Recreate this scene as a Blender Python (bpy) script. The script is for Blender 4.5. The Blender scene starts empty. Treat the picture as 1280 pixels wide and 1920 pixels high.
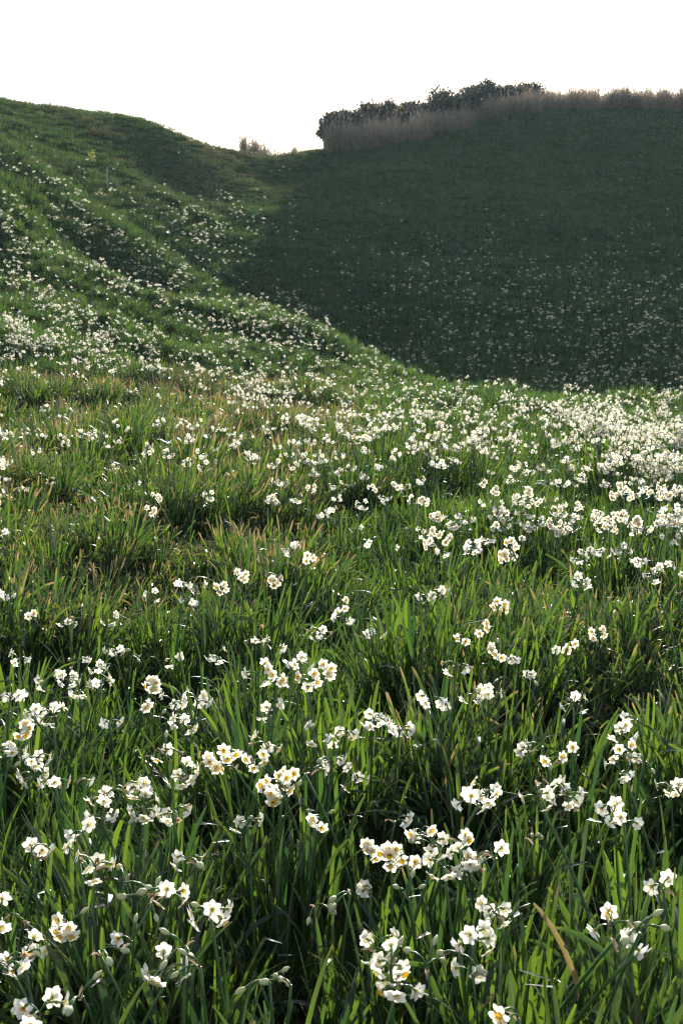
import bpy, math, random
import numpy as np
from mathutils import Vector, Matrix, Euler

# ------------------------------------------------------------------ camera, sky, sun, exposure
SC = bpy.context.scene
COL = SC.collection
ZC = 1.40                        # camera height above the near ground
FPX = 2133.0                     # focal length in pixels of the 1280x1920 photograph
HOR = 610.0                      # horizon row
PITCH = math.atan((960 - HOR) / FPX)
SUN_EL, SUN_AZ = math.radians(25.0), math.radians(8.0)     # azimuth measured from +Y towards +X

cam = bpy.data.cameras.new('camera')
cam.sensor_fit = 'VERTICAL'
cam.sensor_height = 36.0
cam.sensor_width = 24.0
cam.lens = 40.0
cam.clip_start, cam.clip_end = 0.05, 6000
cam.dof.use_dof = True
cam.dof.focus_distance = 3.1
cam.dof.aperture_fstop = 12.0
camo = bpy.data.objects.new('camera', cam)
COL.objects.link(camo)
camo.location = (0, 0, ZC)
camo.rotation_euler = (math.pi / 2 - PITCH, 0, 0)
SC.camera = camo

world = bpy.data.worlds.new('World')
SC.world = world
world.use_nodes = True
wn, wl = world.node_tree.nodes, world.node_tree.links
wn.clear()
sky = wn.new('ShaderNodeTexSky')
sky.sky_type = 'NISHITA'
sky.sun_disc = False
sky.sun_elevation = SUN_EL
sky.sun_rotation = SUN_AZ
sky.air_density = 1.0
sky.dust_density = 2.0
sky.ozone_density = 1.0
bg = wn.new('ShaderNodeBackground')
bg.inputs['Strength'].default_value = 0.115
wo = wn.new('ShaderNodeOutputWorld')
# thin white high cloud over the whole sky, with blue showing through gaps
tc = wn.new('ShaderNodeTexCoord')
mp = wn.new('ShaderNodeMapping'); mp.inputs['Scale'].default_value = (1.0, 1.0, 2.6)
nz = wn.new('ShaderNodeTexNoise'); nz.inputs['Scale'].default_value = 2.3; nz.inputs['Detail'].default_value = 6
rp = wn.new('ShaderNodeMapRange'); rp.inputs[1].default_value = 0.36; rp.inputs[2].default_value = 0.62
rp.inputs[3].default_value = 0.05; rp.inputs[4].default_value = 0.50
mx = wn.new('ShaderNodeMix'); mx.data_type = 'RGBA'
mx.inputs[7].default_value = (8.2, 8.3, 8.6, 1)
wl.new(tc.outputs['Generated'], mp.inputs[0]); wl.new(mp.outputs[0], nz.inputs['Vector'])
wl.new(nz.outputs[0], rp.inputs[0]); wl.new(rp.outputs[0], mx.inputs[0])
wl.new(sky.outputs[0], mx.inputs[6]); wl.new(mx.outputs[2], bg.inputs[0])
wl.new(bg.outputs[0], wo.inputs[0])

sl = bpy.data.lights.new('sun', 'SUN')
sl.energy = 5.0
sl.angle = math.radians(0.53)
sl.color = (1.0, 0.955, 0.87)
so = bpy.data.objects.new('sun', sl)
COL.objects.link(so)
sdir = Vector((math.sin(SUN_AZ) * math.cos(SUN_EL), math.cos(SUN_AZ) * math.cos(SUN_EL), math.sin(SUN_EL)))
so.rotation_euler = sdir.to_track_quat('Z', 'Y').to_euler()
so.location = (10, 60, 40)

SC.view_settings.view_transform = 'Standard'
SC.view_settings.look = 'None'
SC.view_settings.exposure = 1.05
SC.view_settings.gamma = 1.0
SC.view_settings.use_curve_mapping = False
SC.render.engine = 'CYCLES'
SC.cycles.filter_width = 1.15
SC.cycles.max_bounces = 4
SC.cycles.diffuse_bounces = 2
SC.cycles.glossy_bounces = 2
SC.cycles.transmission_bounces = 3
SC.cycles.use_denoising = True
SC.cycles.denoiser = 'OPENIMAGEDENOISE'
SC.cycles.denoising_input_passes = 'RGB_ALBEDO_NORMAL'
SC.cycles.denoising_prefilter = 'NONE'
SC.cycles.use_adaptive_sampling = True
SC.cycles.adaptive_threshold = 0.02
SC.cycles.transparent_max_bounces = 4
SC.cycles.sample_clamp_indirect = 4.0
SC.cycles.caustics_reflective = False
SC.cycles.caustics_refractive = False

random.seed(7)
RNG = np.random.default_rng(11)

# ------------------------------------------------------------------ projection helpers (photo pixel <-> direction)
CP, SP = math.cos(PITCH), math.sin(PITCH)
def ray(px, py):
    u = (np.asarray(px, float) - 640) / FPX
    v = (960 - np.asarray(py, float)) / FPX
    return u, CP + v * SP, -SP + v * CP          # direction, not normalised
def at(px, py, Y):
    u, dy, dz = ray(px, py)
    t = Y / dy
    return float(u * t), float(Y), float(ZC + dz * t)
def project(x, y, z):
    zz = z - ZC
    f = y * CP - zz * SP
    w = y * SP + zz * CP
    f = np.maximum(f, 1e-3)
    return 640 + FPX * x / f, 960 - FPX * w / f

# ------------------------------------------------------------------ value noise
def _hash(ix, iy, s):
    h = (ix.astype(np.int64) * 374761393 + iy.astype(np.int64) * 668265263 + s * 1274126177) & 0x7fffffff
    h = ((h ^ (h >> 13)) * 1103515245 + 12345) & 0x7fffffff
    h = (h ^ (h >> 16)) & 0xffffff
    return h / float(0xffffff)
def vnoise(x, y, s=0):
    x = np.asarray(x, float); y = np.asarray(y, float)
    ix, iy = np.floor(x), np.floor(y)
    fx, fy = x - ix, y - iy
    fx = fx * fx * (3 - 2 * fx); fy = fy * fy * (3 - 2 * fy)
    a, b = _hash(ix, iy, s), _hash(ix + 1, iy, s)
    c, d = _hash(ix, iy + 1, s), _hash(ix + 1, iy + 1, s)
    return (a + (b - a) * fx) * (1 - fy) + (c + (d - c) * fx) * fy
def fbm(x, y, s=0, o=3):
    r, a, t = 0, 1.0, 0
    for k in range(o):
        r = r + a * vnoise(np.asarray(x) * 2 ** k + 17.3 * k, np.asarray(y) * 2 ** k - 9.1 * k, s + k)
        t += a; a *= 0.5
    return r / t * 2 - 1
def mounds(x, y, sp, s):
    """distance to the nearest of a set of scattered mound centres, and the offset from it"""
    x = np.asarray(x, float) / sp; y = np.asarray(y, float) / sp
    ix, iy = np.floor(x), np.floor(y)
    best = np.full(x.shape, 9.0); bx = np.zeros(x.shape); by = np.zeros(x.shape)
    for dx in (-1, 0, 1):
        for dy in (-1, 0, 1):
            cx, cy = ix + dx, iy + dy
            ox = cx + 0.15 + 0.7 * _hash(cx, cy, s) - x; oy = cy + 0.15 + 0.7 * _hash(cx, cy, s + 5) - y
            d = np.hypot(ox, oy); k = d < best
            best = np.where(k, d, best); bx = np.where(k, -ox, bx); by = np.where(k, -oy, by)
    return best, bx, by
def sstep(a, b, x):
    t = np.clip((np.asarray(x, float) - a) / (b - a), 0, 1)
    return t * t * (3 - 2 * t)

# ------------------------------------------------------------------ terrain
# control points: photo pixel of the canopy there and its distance; the leaves stand about CAN above the ground
CTRL = []
def far(Y, px=0):                  # the hills stand well back behind the meadow
    return Y * (1 + 0.8 * float(sstep(5, 11, Y)))
def cp(px, py, Y, can=0.30):
    x, y, z = at(px, py, far(Y, px))
    CTRL.append((x, y, z - can))
for x in (-3, -1, 1, 3):
    for y in (-2, 0.5, 2.2):
        CTRL.append((x, y, 0.0))
for p in [(60, 1250, 3.5), (640, 1250, 3.45), (1220, 1250, 3.45), (200, 1075, 4.6), (640, 1080, 4.7), (1150, 1080, 4.7), (30, 915, 6.9), (297, 915, 6.9),
          (0, 800, 10.0), (250, 790, 10.3), (0, 690, 15.0), (200, 698, 15.2), (400, 745, 14.8), (640, 1000, 5.7), (640, 850, 9.2), (620, 792, 13.2),
          (1000, 985, 6.0), (1250, 985, 6.0), (1000, 870, 8.9), (1230, 855, 9.8), (1280, 790, 16.5), (1000, 790, 15.0), (1280, 742, 25), (900, 738, 24),
          (800, 770, 16.5), (560, 745, 20), (480, 715, 24)]:
    at_ = at(*p); CTRL.append((at_[0], at_[1], at_[2] - 0.34))
for p in [(300, 722, 12.0), (60, 668, 12.2), (0, 600, 14.2), (200, 640, 14.3), (0, 500, 16.6), (150, 560, 16.4), (300, 600, 16.6), (450, 640, 16.8),
          # the lit spur running down to the right
          (0, 345, 20.6), (130, 462, 19.8), (270, 527, 19.2), (330, 543, 19.1), (430, 543, 19.2), (500, 568, 18.9), (560, 600, 18.5),
          (640, 650, 18.0), (720, 695, 17.6), (800, 712, 17.4),
          # gully and slopes behind the spur
          (60, 330, 25), (150, 395, 24.2), (250, 440, 24), (330, 470, 24.6), (430, 505, 25.2), (100, 260, 28), (220, 330, 28.5), (350, 385, 29),
          (450, 420, 29), (300, 320, 31.5), (420, 330, 32.5),
          # left ridge
          (0, 160, 32), (100, 170, 33), (200, 188, 34), (300, 216, 35), (400, 250, 36), (480, 280, 37),
          # valley up to the notch
          (516, 296, 37.5), (514, 340, 34), (505, 400, 30.0), (500, 460, 27.2), (560, 540, 25), (640, 600, 23.8), (740, 660, 22.2), (850, 706, 20.6),
          # right hill
          (1280, 720, 20.2), (1060, 716, 20.4), (900, 600, 22.9), (1280, 600, 22.7), (720, 500, 25.6), (900, 500, 25.4), (1280, 500, 25.2),
          (700, 400, 28.8), (900, 400, 28.6), (1280, 400, 28.4), (660, 320, 32.6), (900, 300, 32.8), (1280, 300, 32.3),
          (560, 275, 36.6), (620, 266, 35.8), (760, 250, 36.2), (880, 220, 36.9), (1000, 186, 37.6), (1120, 182, 37.4), (1280, 186, 37.0)]:
    cp(*p)
def side(px, py, Y, dx):           # the same height carried on outside the frame
    x, y, z = at(px, py, far(Y))
    dx = dx * (1.8 if Y > 12 else 1.0)
    CTRL.append((x + dx, y, z - 0.3 + (0.35 * abs(dx) if dx < 0 and Y > 12 else 0.0)))
for p in [(0, 600, 14.2), (0, 345, 20.6), (60, 330, 25), (0, 160, 32)]:
    side(*p, -5)
CTRL += [(at(0, 690, 15.0)[0] - 4, 15.0, 0.55), (at(1280, 985, 6.0)[0] + 4, 6.0, 0.0), (at(1280, 790, 16.5)[0] + 6, 16.5, -0.3), (at(0, 915, 6.9)[0] - 3, 6.9, 0.1)]
for p in [(1280, 720, 20.2), (1280, 500, 25.2), (1280, 186, 37.0)]:
    side(*p, 5)
# the hollow hidden behind the spur and behind the near mound
for (px, py, Y, dz) in [(430, 543, 21.4, -0.55), (330, 543, 21.2, -0.5), (560, 600, 20.6, -0.5), (200, 500, 21.8, -0.3),
                        (200, 698, 10.7, -0.22), (400, 745, 10.6, -0.16)]:
    x, y, z = at(px, py, far(Y))
    CTRL.append((x, y, z - 0.3 + 1.7 * dz))
CTRL = np.array(CTRL)
def _tps_fit(P, lam):
    n = len(P)
    d = np.hypot(P[:, None, 0] - P[None, :, 0], P[:, None, 1] - P[None, :, 1])
    K = np.where(d > 0, d * d * np.log(np.maximum(d, 1e-9)), 0.0) + lam * np.eye(n)
    Q = np.c_[np.ones(n), P[:, :2]]
    A = np.block([[K, Q], [Q.T, np.zeros((3, 3))]])
    return np.linalg.solve(A, np.r_[P[:, 2], 0, 0, 0])
WTS = _tps_fit(CTRL, 0.35)
def tps(x, y):
    x = np.asarray(x, float); y = np.asarray(y, float)
    r = WTS[-3] + WTS[-2] * x + WTS[-1] * y
    for i in range(len(CTRL)):
        d2 = (x - CTRL[i, 0]) ** 2 + (y - CTRL[i, 1]) ** 2 + 1e-12
        r = r + WTS[i] * 0.5 * d2 * np.log(d2)
    return r
_cx = np.array([at(p, q, far(Y))[0] for p, q, Y in [(-150, 170, 30.5), (0, 192, 32), (200, 220, 34), (400, 268, 36), (516, 296, 38), (620, 275, 36.2), (880, 235, 37.2), (1000, 203, 37.9), (1280, 206, 37.4)]])
_cy = np.array([far(q) for q in (30.5, 32, 34, 36, 38, 36.2, 37.2, 37.9, 37.4)])
def crest_y(x):
    return np.interp(x, _cx, _cy)
# dark hollows between the clumps in the near meadow: pixel, radius in metres, depth
HOLLOWS = []
for px, py, Y, r, dp in [(250, 1095, 4.3, 0.45, 0.16), (480, 1090, 4.3, 0.3, 0.10), (700, 1060, 4.6, 0.30, 0.16), (690, 1250, 3.4, 0.22, 0.12), (420, 1240, 3.4, 0.25, 0.12),
                         (770, 1480, 2.5, 0.20, 0.12), (580, 1660, 2.15, 0.22, 0.14), (480, 1620, 2.2, 0.18, 0.12), (160, 1180, 3.75, 0.35, 0.12),
                         (200, 1840, 1.72, 0.13, 0.12), (640, 1730, 1.95, 0.14, 0.12), (60, 960, 5.3, 0.5, 0.12), (860, 950, 5.9, 0.5, 0.15), (1180, 1560, 2.3, 0.2, 0.06)]:
    x, y, z = at(px, py, Y)
    HOLLOWS.append((x, y, r, dp))
def height(x, y):
    x = np.asarray(x, float); y = np.asarray(y, float)
    yc = crest_y(x)
    k = 1.2
    s = np.logaddexp(0, np.clip((yc - y) / k, -60, 60)) * k
    s = np.where((yc - y) / k > 55, yc - y, s)
    over = np.maximum(0, y - yc)
    X = np.clip(x, -31, 31); Yc = np.maximum(yc - s, -3.0)
    z = tps(X, Yc) - 0.10 * np.minimum(over, 220)
    z = z + np.minimum(np.maximum(-x - 31, 0), 60) * 0.25
    near = 1 - sstep(10, 20, y)
    z = z + near * 0.06 * fbm(x / 1.05, y / 0.95, 3, 2)
    wx, wy = x + 0.16 * fbm(x / 0.5, y / 0.5, 5, 1), y + 0.16 * fbm(x / 0.5, y / 0.5, 8, 1)
    z = z + sstep(0.9, 1.7, y) * (1 - sstep(9, 16, y)) * 0.30 * (0.42 - mounds(wx, wy, 0.85, 401)[0])
    z = z + sstep(5, 9, y) * (1 - sstep(30, 40, y)) * 0.42 * (0.42 - mounds(x + 0.3 * fbm(x, y, 6, 1), y, 1.9, 411)[0])
    left = sstep(13, 24, y) * (1 - sstep(-3.6, 5.4, x - 0.1 * (y - 36)))
    z = z + left * (1 - 0.75 * sstep(49, 59, y)) * (1.25 * fbm((x * 0.95 - y * 0.3) / 9.0, (y * 0.95 + x * 0.3) / 3.1, 21, 3))
    right = sstep(34, 41, y) * sstep(-1.8, 5.4, x)
    z = z + right * 0.45 * fbm(x / 3.2, y / 3.2, 31, 3)
    z = z + sstep(10, 20, y) * (1 - left) * (1 - right) * 0.20 * fbm(x / 2.6, y / 2.6, 41, 2)
    for hx, hy, r, dp in HOLLOWS:
        z = z - dp * np.exp(-((x - hx) ** 2 + (y - hy) ** 2) / (r * r))
    return z
# fast lookup grid for rays and scattering
GX0, GY0, GS = -34.0, -1.0, 0.1
gx = np.arange(GX0, 34.0, GS); gy = np.arange(GY0, 78.0, GS)
HG = height(*np.meshgrid(gx, gy))
def hz(x, y):
    fx = np.clip((np.asarray(x, float) - GX0) / GS, 0, len(gx) - 1.001)
    fy = np.clip((np.asarray(y, float) - GY0) / GS, 0, len(gy) - 1.001)
    ix, iy = fx.astype(int), fy.astype(int)
    ax, ay = fx - ix, fy - iy
    return (HG[iy, ix] * (1 - ax) + HG[iy, ix + 1] * ax) * (1 - ay) + (HG[iy + 1, ix] * (1 - ax) + HG[iy + 1, ix + 1] * ax) * ay
def hit(px, py, up):
    """first point where the ray through a pixel meets the surface lying UP above the ground"""
    px = np.atleast_1d(np.asarray(px, float)); py = np.atleast_1d(np.asarray(py, float))
    u, dy, dz = ray(px, py)
    Ys = np.exp(np.linspace(math.log(0.9), math.log(77), 1300))
    done = np.zeros(len(px), bool); out = np.full(len(px), np.nan); prev = np.full(len(px), 0.9)
    up = np.broadcast_to(up, px.shape)
    for Y in Ys:
        t = Y / dy
        below = (ZC + dz * t) < hz(u * t, np.full(len(px), Y)) + up
        new = below & ~done
        out[new] = (prev[new] + Y) / 2
        done |= new
        prev[:] = Y
    t = out / dy
    return u * t, out, ZC + dz * t, done

# ------------------------------------------------------------------ material helpers
def mat(name):
    m = bpy.data.materials.new(name); m.use_nodes = True
    m.node_tree.nodes.clear()
    return m, m.node_tree.nodes, m.node_tree.links
def attr(n, name, kind='GEOMETRY'):
    a = n.new('ShaderNodeAttribute'); a.attribute_name = name; a.attribute_type = kind
    return a.outputs['Fac']
def math_(n, l, op, a, b=None, clamp=False):
    m = n.new('ShaderNodeMath'); m.operation = op; m.use_clamp = clamp
    for i, v in enumerate((a, b)):
        if v is None: continue
        if isinstance(v, (int, float)): m.inputs[i].default_value = v
        else: l.new(v, m.inputs[i])
    return m.outputs[0]
def mixc(n, l, fac, a, b):
    m = n.new('ShaderNodeMix'); m.data_type = 'RGBA'
    for i, v in ((0, fac), (6, a), (7, b)):
        if isinstance(v, (int, float)): m.inputs[i].default_value = v
        elif isinstance(v, tuple): m.inputs[i].default_value = (*v, 1)
        else: l.new(v, m.inputs[i])
    return m.outputs[2]
def leafy(n, l, refl, trans, tfac, rough, spec=1.0):
    """thin leaf: diffuse front, light coming through from behind, waxy gloss"""
    d = n.new('ShaderNodeBsdfDiffuse'); t = n.new('ShaderNodeBsdfTranslucent')
    for sock, v in ((d.inputs[0], refl), (t.inputs[0], trans)):
        if isinstance(v, tuple): sock.default_value = (*v, 1)
        else: l.new(v, sock)
    m = n.new('ShaderNodeMixShader'); m.inputs[0].default_value = tfac
    l.new(d.outputs[0], m.inputs[1]); l.new(t.outputs[0], m.inputs[2])
    g = n.new('ShaderNodeBsdfGlossy'); g.inputs['Roughness'].default_value = rough
    g.inputs[0].default_value = (0.95, 0.97, 1, 1)
    f = n.new('ShaderNodeFresnel'); f.inputs[0].default_value = 1.42
    m2 = n.new('ShaderNodeMixShader')
    l.new(math_(n, l, 'MULTIPLY', f.outputs[0], spec), m2.inputs[0])
    l.new(m.outputs[0], m2.inputs[1]); l.new(g.outputs[0], m2.inputs[2])
    o = n.new('ShaderNodeOutputMaterial'); l.new(m2.outputs[0], o.inputs[0])

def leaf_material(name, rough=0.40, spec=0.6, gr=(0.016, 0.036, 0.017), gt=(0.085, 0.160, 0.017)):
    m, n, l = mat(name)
    tt, rnd = attr(n, 'tt'), attr(n, 'rnd')
    br = math_(n, l, 'ADD', attr(n, 'brown', 'INSTANCER'), attr(n, 'brown0'))
    dry = attr(n, 'dry', 'INSTANCER')
    oi = n.new('ShaderNodeObjectInfo')
    var = math_(n, l, 'FRACT', math_(n, l, 'ADD', math_(n, l, 'MULTIPLY', rnd, 7.31), oi.outputs['Random']))
    # withered tip: length depends on the blade
    rr = math_(n, l, 'FRACT', math_(n, l, 'MULTIPLY', var, 5.77))
    start = math_(n, l, 'SUBTRACT', 1.0, math_(n, l, 'MULTIPLY', br, math_(n, l, 'MULTIPLY', rr, 0.26)))
    k = math_(n, l, 'MULTIPLY', math_(n, l, 'SUBTRACT', tt, start), 11.0, True)
    k2 = math_(n, l, 'MULTIPLY', math_(n, l, 'SUBTRACT', k, 0.35), 2.6, True)
    whole = math_(n, l, 'GREATER_THAN', rr, math_(n, l, 'SUBTRACT', 1.0, math_(n, l, 'MULTIPLY', br, 0.018)))
    k = math_(n, l, 'MAXIMUM', k, whole); k2 = math_(n, l, 'MAXIMUM', k2, math_(n, l, 'MULTIPLY', whole, 0.8))
    gr2 = mixc(n, l, var, tuple(c * f for c, f in zip(gr, (0.7, 0.85, 1.25))), tuple(c * f for c, f in zip(gr, (1.35, 1.15, 0.7))))
    gt2 = mixc(n, l, var, tuple(c * f for c, f in zip(gt, (0.35, 0.50, 0.9))), tuple(c * f for c, f in zip(gt, (1.6, 1.4, 0.9))))
    # pale base of the blade
    yell_r, yell_t = (0.14, 0.14, 0.025), (0.32, 0.29, 0.03)
    brn_r, brn_t = (0.17, 0.125, 0.065), (0.28, 0.20, 0.08)
    r = mixc(n, l, k2, mixc(n, l, k, gr2, yell_r), brn_r)
    t = mixc(n, l, k2, mixc(n, l, k, gt2, yell_t), brn_t)
    r = mixc(n, l, dry, r, (0.085, 0.064, 0.040)); t = mixc(n, l, dry, t, (0.10, 0.074, 0.042))
    leafy(n, l, r, t, 0.52, rough, spec)
    return m
M_LEAF = leaf_material('narcissus_leaf')
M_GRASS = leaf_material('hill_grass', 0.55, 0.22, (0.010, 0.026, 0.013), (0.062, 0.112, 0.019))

def simple_leafy(name, refl, trans, tf=0.5, rough=0.4, spec=0.5, vary=0.0):
    m, n, l = mat(name)
    if vary:
        oi = n.new('ShaderNodeObjectInfo')
        w = n.new('ShaderNodeTexNoise'); w.inputs['Scale'].default_value = 60
        f = math_(n, l, 'MULTIPLY', math_(n, l, 'ADD', oi.outputs['Random'], w.outputs[0]), 0.5)
        lo = tuple(c * (1 - vary) for c in refl); hi = tuple(min(1, c * (1 + vary)) for c in refl)
        lo2 = tuple(c * (1 - vary) for c in trans); hi2 = tuple(min(1, c * (1 + vary)) for c in trans)
        leafy(n, l, mixc(n, l, f, lo, hi), mixc(n, l, f, lo2, hi2), tf, rough, spec)
    else:
        leafy(n, l, refl, trans, tf, rough, spec)
    return m
M_PETAL = simple_leafy('white_petal', (0.86, 0.84, 0.76), (0.84, 0.81, 0.66), 0.55, 0.45, 0.25)
M_CUP = simple_leafy('yellow_cup', (0.96, 0.56, 0.008), (0.98, 0.62, 0.008), 0.7, 0.4, 0.25)
M_PALECUP = simple_leafy('pale_cup', (0.92, 0.78, 0.34), (0.94, 0.80, 0.30), 0.7, 0.4, 0.25)
M_STEM = simple_leafy('green_stem', (0.055, 0.12, 0.03), (0.10, 0.22, 0.03), 0.25, 0.35, 0.8)
M_TUBE = simple_leafy('flower_tube', (0.16, 0.24, 0.06), (0.25, 0.34, 0.06), 0.35, 0.4, 0.5)
M_BUD = simple_leafy('cream_bud', (0.48, 0.50, 0.30), (0.46, 0.48, 0.20), 0.4, 0.4, 0.4)
M_SPATHE = simple_leafy('papery_sheath', (0.36, 0.27, 0.19), (0.40, 0.28, 0.18), 0.5, 0.5, 0.3)
M_REED = simple_leafy('dry_reed', (0.22, 0.172, 0.125), (0.25, 0.19, 0.13), 0.45, 0.5, 0.35, 0.45)
M_PLUME = simple_leafy('reed_plume', (0.34, 0.26, 0.21), (0.42, 0.31, 0.24), 0.5, 0.5, 0.3, 0.3)
M_SHRUB = simple_leafy('shrub_leaf', (0.034, 0.032, 0.022), (0.050, 0.050, 0.022), 0.4, 0.5, 0.25, 0.5)
M_SHRUBDRY = simple_leafy('withered_leaf', (0.11, 0.078, 0.05), (0.14, 0.09, 0.05), 0.45, 0.5, 0.3, 0.4)
M_TWIG = simple_leafy('twig_bark', (0.10, 0.07, 0.05), (0.05, 0.03, 0.02), 0.02, 0.6, 0.3)
M_LIME = simple_leafy('lime_leaf', (0.12, 0.17, 0.02), (0.28, 0.34, 0.03), 0.6, 0.4, 0.5, 0.3)
M_STAKE = simple_leafy('weathered_wood', (0.30, 0.27, 0.22), (0.1, 0.1, 0.1), 0.0, 0.6, 0.3, 0.3)

m, n, l = mat('meadow_soil')
tcn = n.new('ShaderNodeTexCoord')
n1 = n.new('ShaderNodeTexNoise'); n1.inputs['Scale'].default_value = 0.45; n1.inputs['Detail'].default_value = 9; n1.inputs['Roughness'].default_value = 0.62
n2 = n.new('ShaderNodeTexNoise'); n2.inputs['Scale'].default_value = 14; n2.inputs['Detail'].default_value = 8
for q in (n1, n2): l.new(tcn.outputs['Object'], q.inputs['Vector'])
f1 = math_(n, l, 'MULTIPLY', math_(n, l, 'SUBTRACT', n1.outputs[0], 0.50), 2.2, True)
soil = mixc(n, l, n2.outputs[0], (0.018, 0.016, 0.009), (0.055, 0.048, 0.026))
moss = mixc(n, l, n2.outputs[0], (0.008, 0.016, 0.006), (0.024, 0.038, 0.014))
bs = n.new('ShaderNodeBsdfPrincipled'); bs.inputs['Roughness'].default_value = 1.0; bs.inputs['Specular IOR Level'].default_value = 0.0
l.new(mixc(n, l, f1, moss, soil), bs.inputs['Base Color'])
bu = n.new('ShaderNodeBump'); bu.inputs['Strength'].default_value = 0.7; bu.inputs['Distance'].default_value = 0.04
l.new(n2.outputs[0], bu.inputs['Height']); l.new(bu.outputs[0], bs.inputs['Normal'])
o = n.new('ShaderNodeOutputMaterial'); l.new(bs.outputs[0], o.inputs[0])
M_SOIL = m

# ------------------------------------------------------------------ mesh helpers
class MB:
    """collects vertices and faces with the blade attributes tt / rnd and a material index"""
    def __init__(s): s.v, s.f, s.tt, s.rn, s.mi = [], [], [], [], []
    def add(s, vs, fs, tt=None, rn=0.0, mi=0):
        b = len(s.v)
        s.v += [tuple(q) for q in vs]
        s.tt += list(tt) if tt is not None else [0.0] * len(vs)
        s.rn += [rn] * len(vs)
        s.f += [tuple(i + b for i in f) for f in fs]
        s.mi += [mi] * len(fs)
    def mesh(s, name, mats, brown0=None):
        me = bpy.data.meshes.new(name)
        me.from_pydata(s.v, [], s.f)
        for mm in mats: me.materials.append(mm)
        me.polygons.foreach_set('material_index', s.mi)
        me.polygons.foreach_set('use_smooth', [True] * len(s.f))
        for nm, vals in (('tt', s.tt), ('rnd', s.rn)) + ((('brown0', [brown0] * len(s.v)),) if brown0 else ()):
            a = me.attributes.new(nm, 'FLOAT', 'POINT'); a.data.foreach_set('value', vals)
        me.update()
        return me
def link(name, data, parent=None, matrix=None):
    ob = bpy.data.objects.new(name, data)
    COL.objects.link(ob)
    if parent is not None: ob.parent = parent
    if matrix is not None: ob.matrix_local = matrix
    return ob
def tag(ob, label=None, cat=None, group=None, kind=None):
    for k, v in (('label', label), ('category', cat), ('group', group), ('kind', kind)):
        if v: ob[k] = v
    return ob

def blade(mb, base, az, L, W, th0, bend, seg=6, fold=0.18, rn=0.0, twist=0.0, blunt=5.0, kink=None, mi=0):
    """strap leaf: rises at th0 from vertical, curves over by BEND, blunt tip"""
    p = Vector(base); c, s = math.cos(az), math.sin(az)
    vs, tt, fs = [], [], []
    cols = 3 if fold else 2
    ts = [1 - (1 - i / seg) ** 1.5 for i in range(seg + 1)]
    for i in range(seg + 1):
        t = ts[i]; ds = L * (ts[min(i + 1, seg)] - t)
        th = th0 + bend * t ** 1.7
        if kink and t > kink[0]: th += kink[1]
        d = Vector((math.sin(th) * c, math.sin(th) * s, math.cos(th)))
        a = twist * t
        wd = Vector((-s, c, 0)) * math.cos(a) + d.cross(Vector((-s, c, 0))) * math.sin(a)
        nr = d.cross(wd)
        w = W * 0.5 * (0.7 + 0.5 * min(1, t * 3) - 0.2 * t) * max(0.0, 1 - t ** blunt) ** 0.5
        if i == seg: w = W * 0.16
        if cols == 3:
            vs += [p + wd * w, p - nr * (w * fold * 2), p - wd * w]; tt += [t] * 3
        else:
            vs += [p + wd * w, p - wd * w]; tt += [t] * 2
        if i:
            b = (i - 1) * cols
            for k in range(cols - 1):
                fs.append((b + k, b + k + 1, b + cols + k + 1, b + cols + k))
        p = p + d * ds
    mb.add(vs, fs, tt, rn, mi)
    return p
def tube(mb, pts, rad, sides=6, mi=0, cap=True, tt=0.0, rn=0.0):
    pts = [Vector(p) for p in pts]
    vs, fs = [], []
    for i, p in enumerate(pts):
        d = (pts[min(i + 1, len(pts) - 1)] - pts[max(i - 1, 0)]).normalized()
        a = d.orthogonal().normalized() if i == 0 else (a - d * a.dot(d)).normalized()
        b = d.cross(a)
        r = rad[i] if isinstance(rad, (list, tuple)) else rad
        for k in range(sides):
            q = 2 * math.pi * k / sides
            vs.append(p + (a * math.cos(q) + b * math.sin(q)) * r)
        if i:
            o_ = (i - 1) * sides
            for k in range(sides):
                k2 = (k + 1) % sides
                fs.append((o_ + k, o_ + k2, o_ + sides + k2, o_ + sides + k))
    if cap:
        fs.append(tuple(range(sides))[::-1]); fs.append(tuple(range(len(vs) - sides, len(vs))))
    mb.add(vs, fs, [tt] * len(vs), rn, mi)

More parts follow.
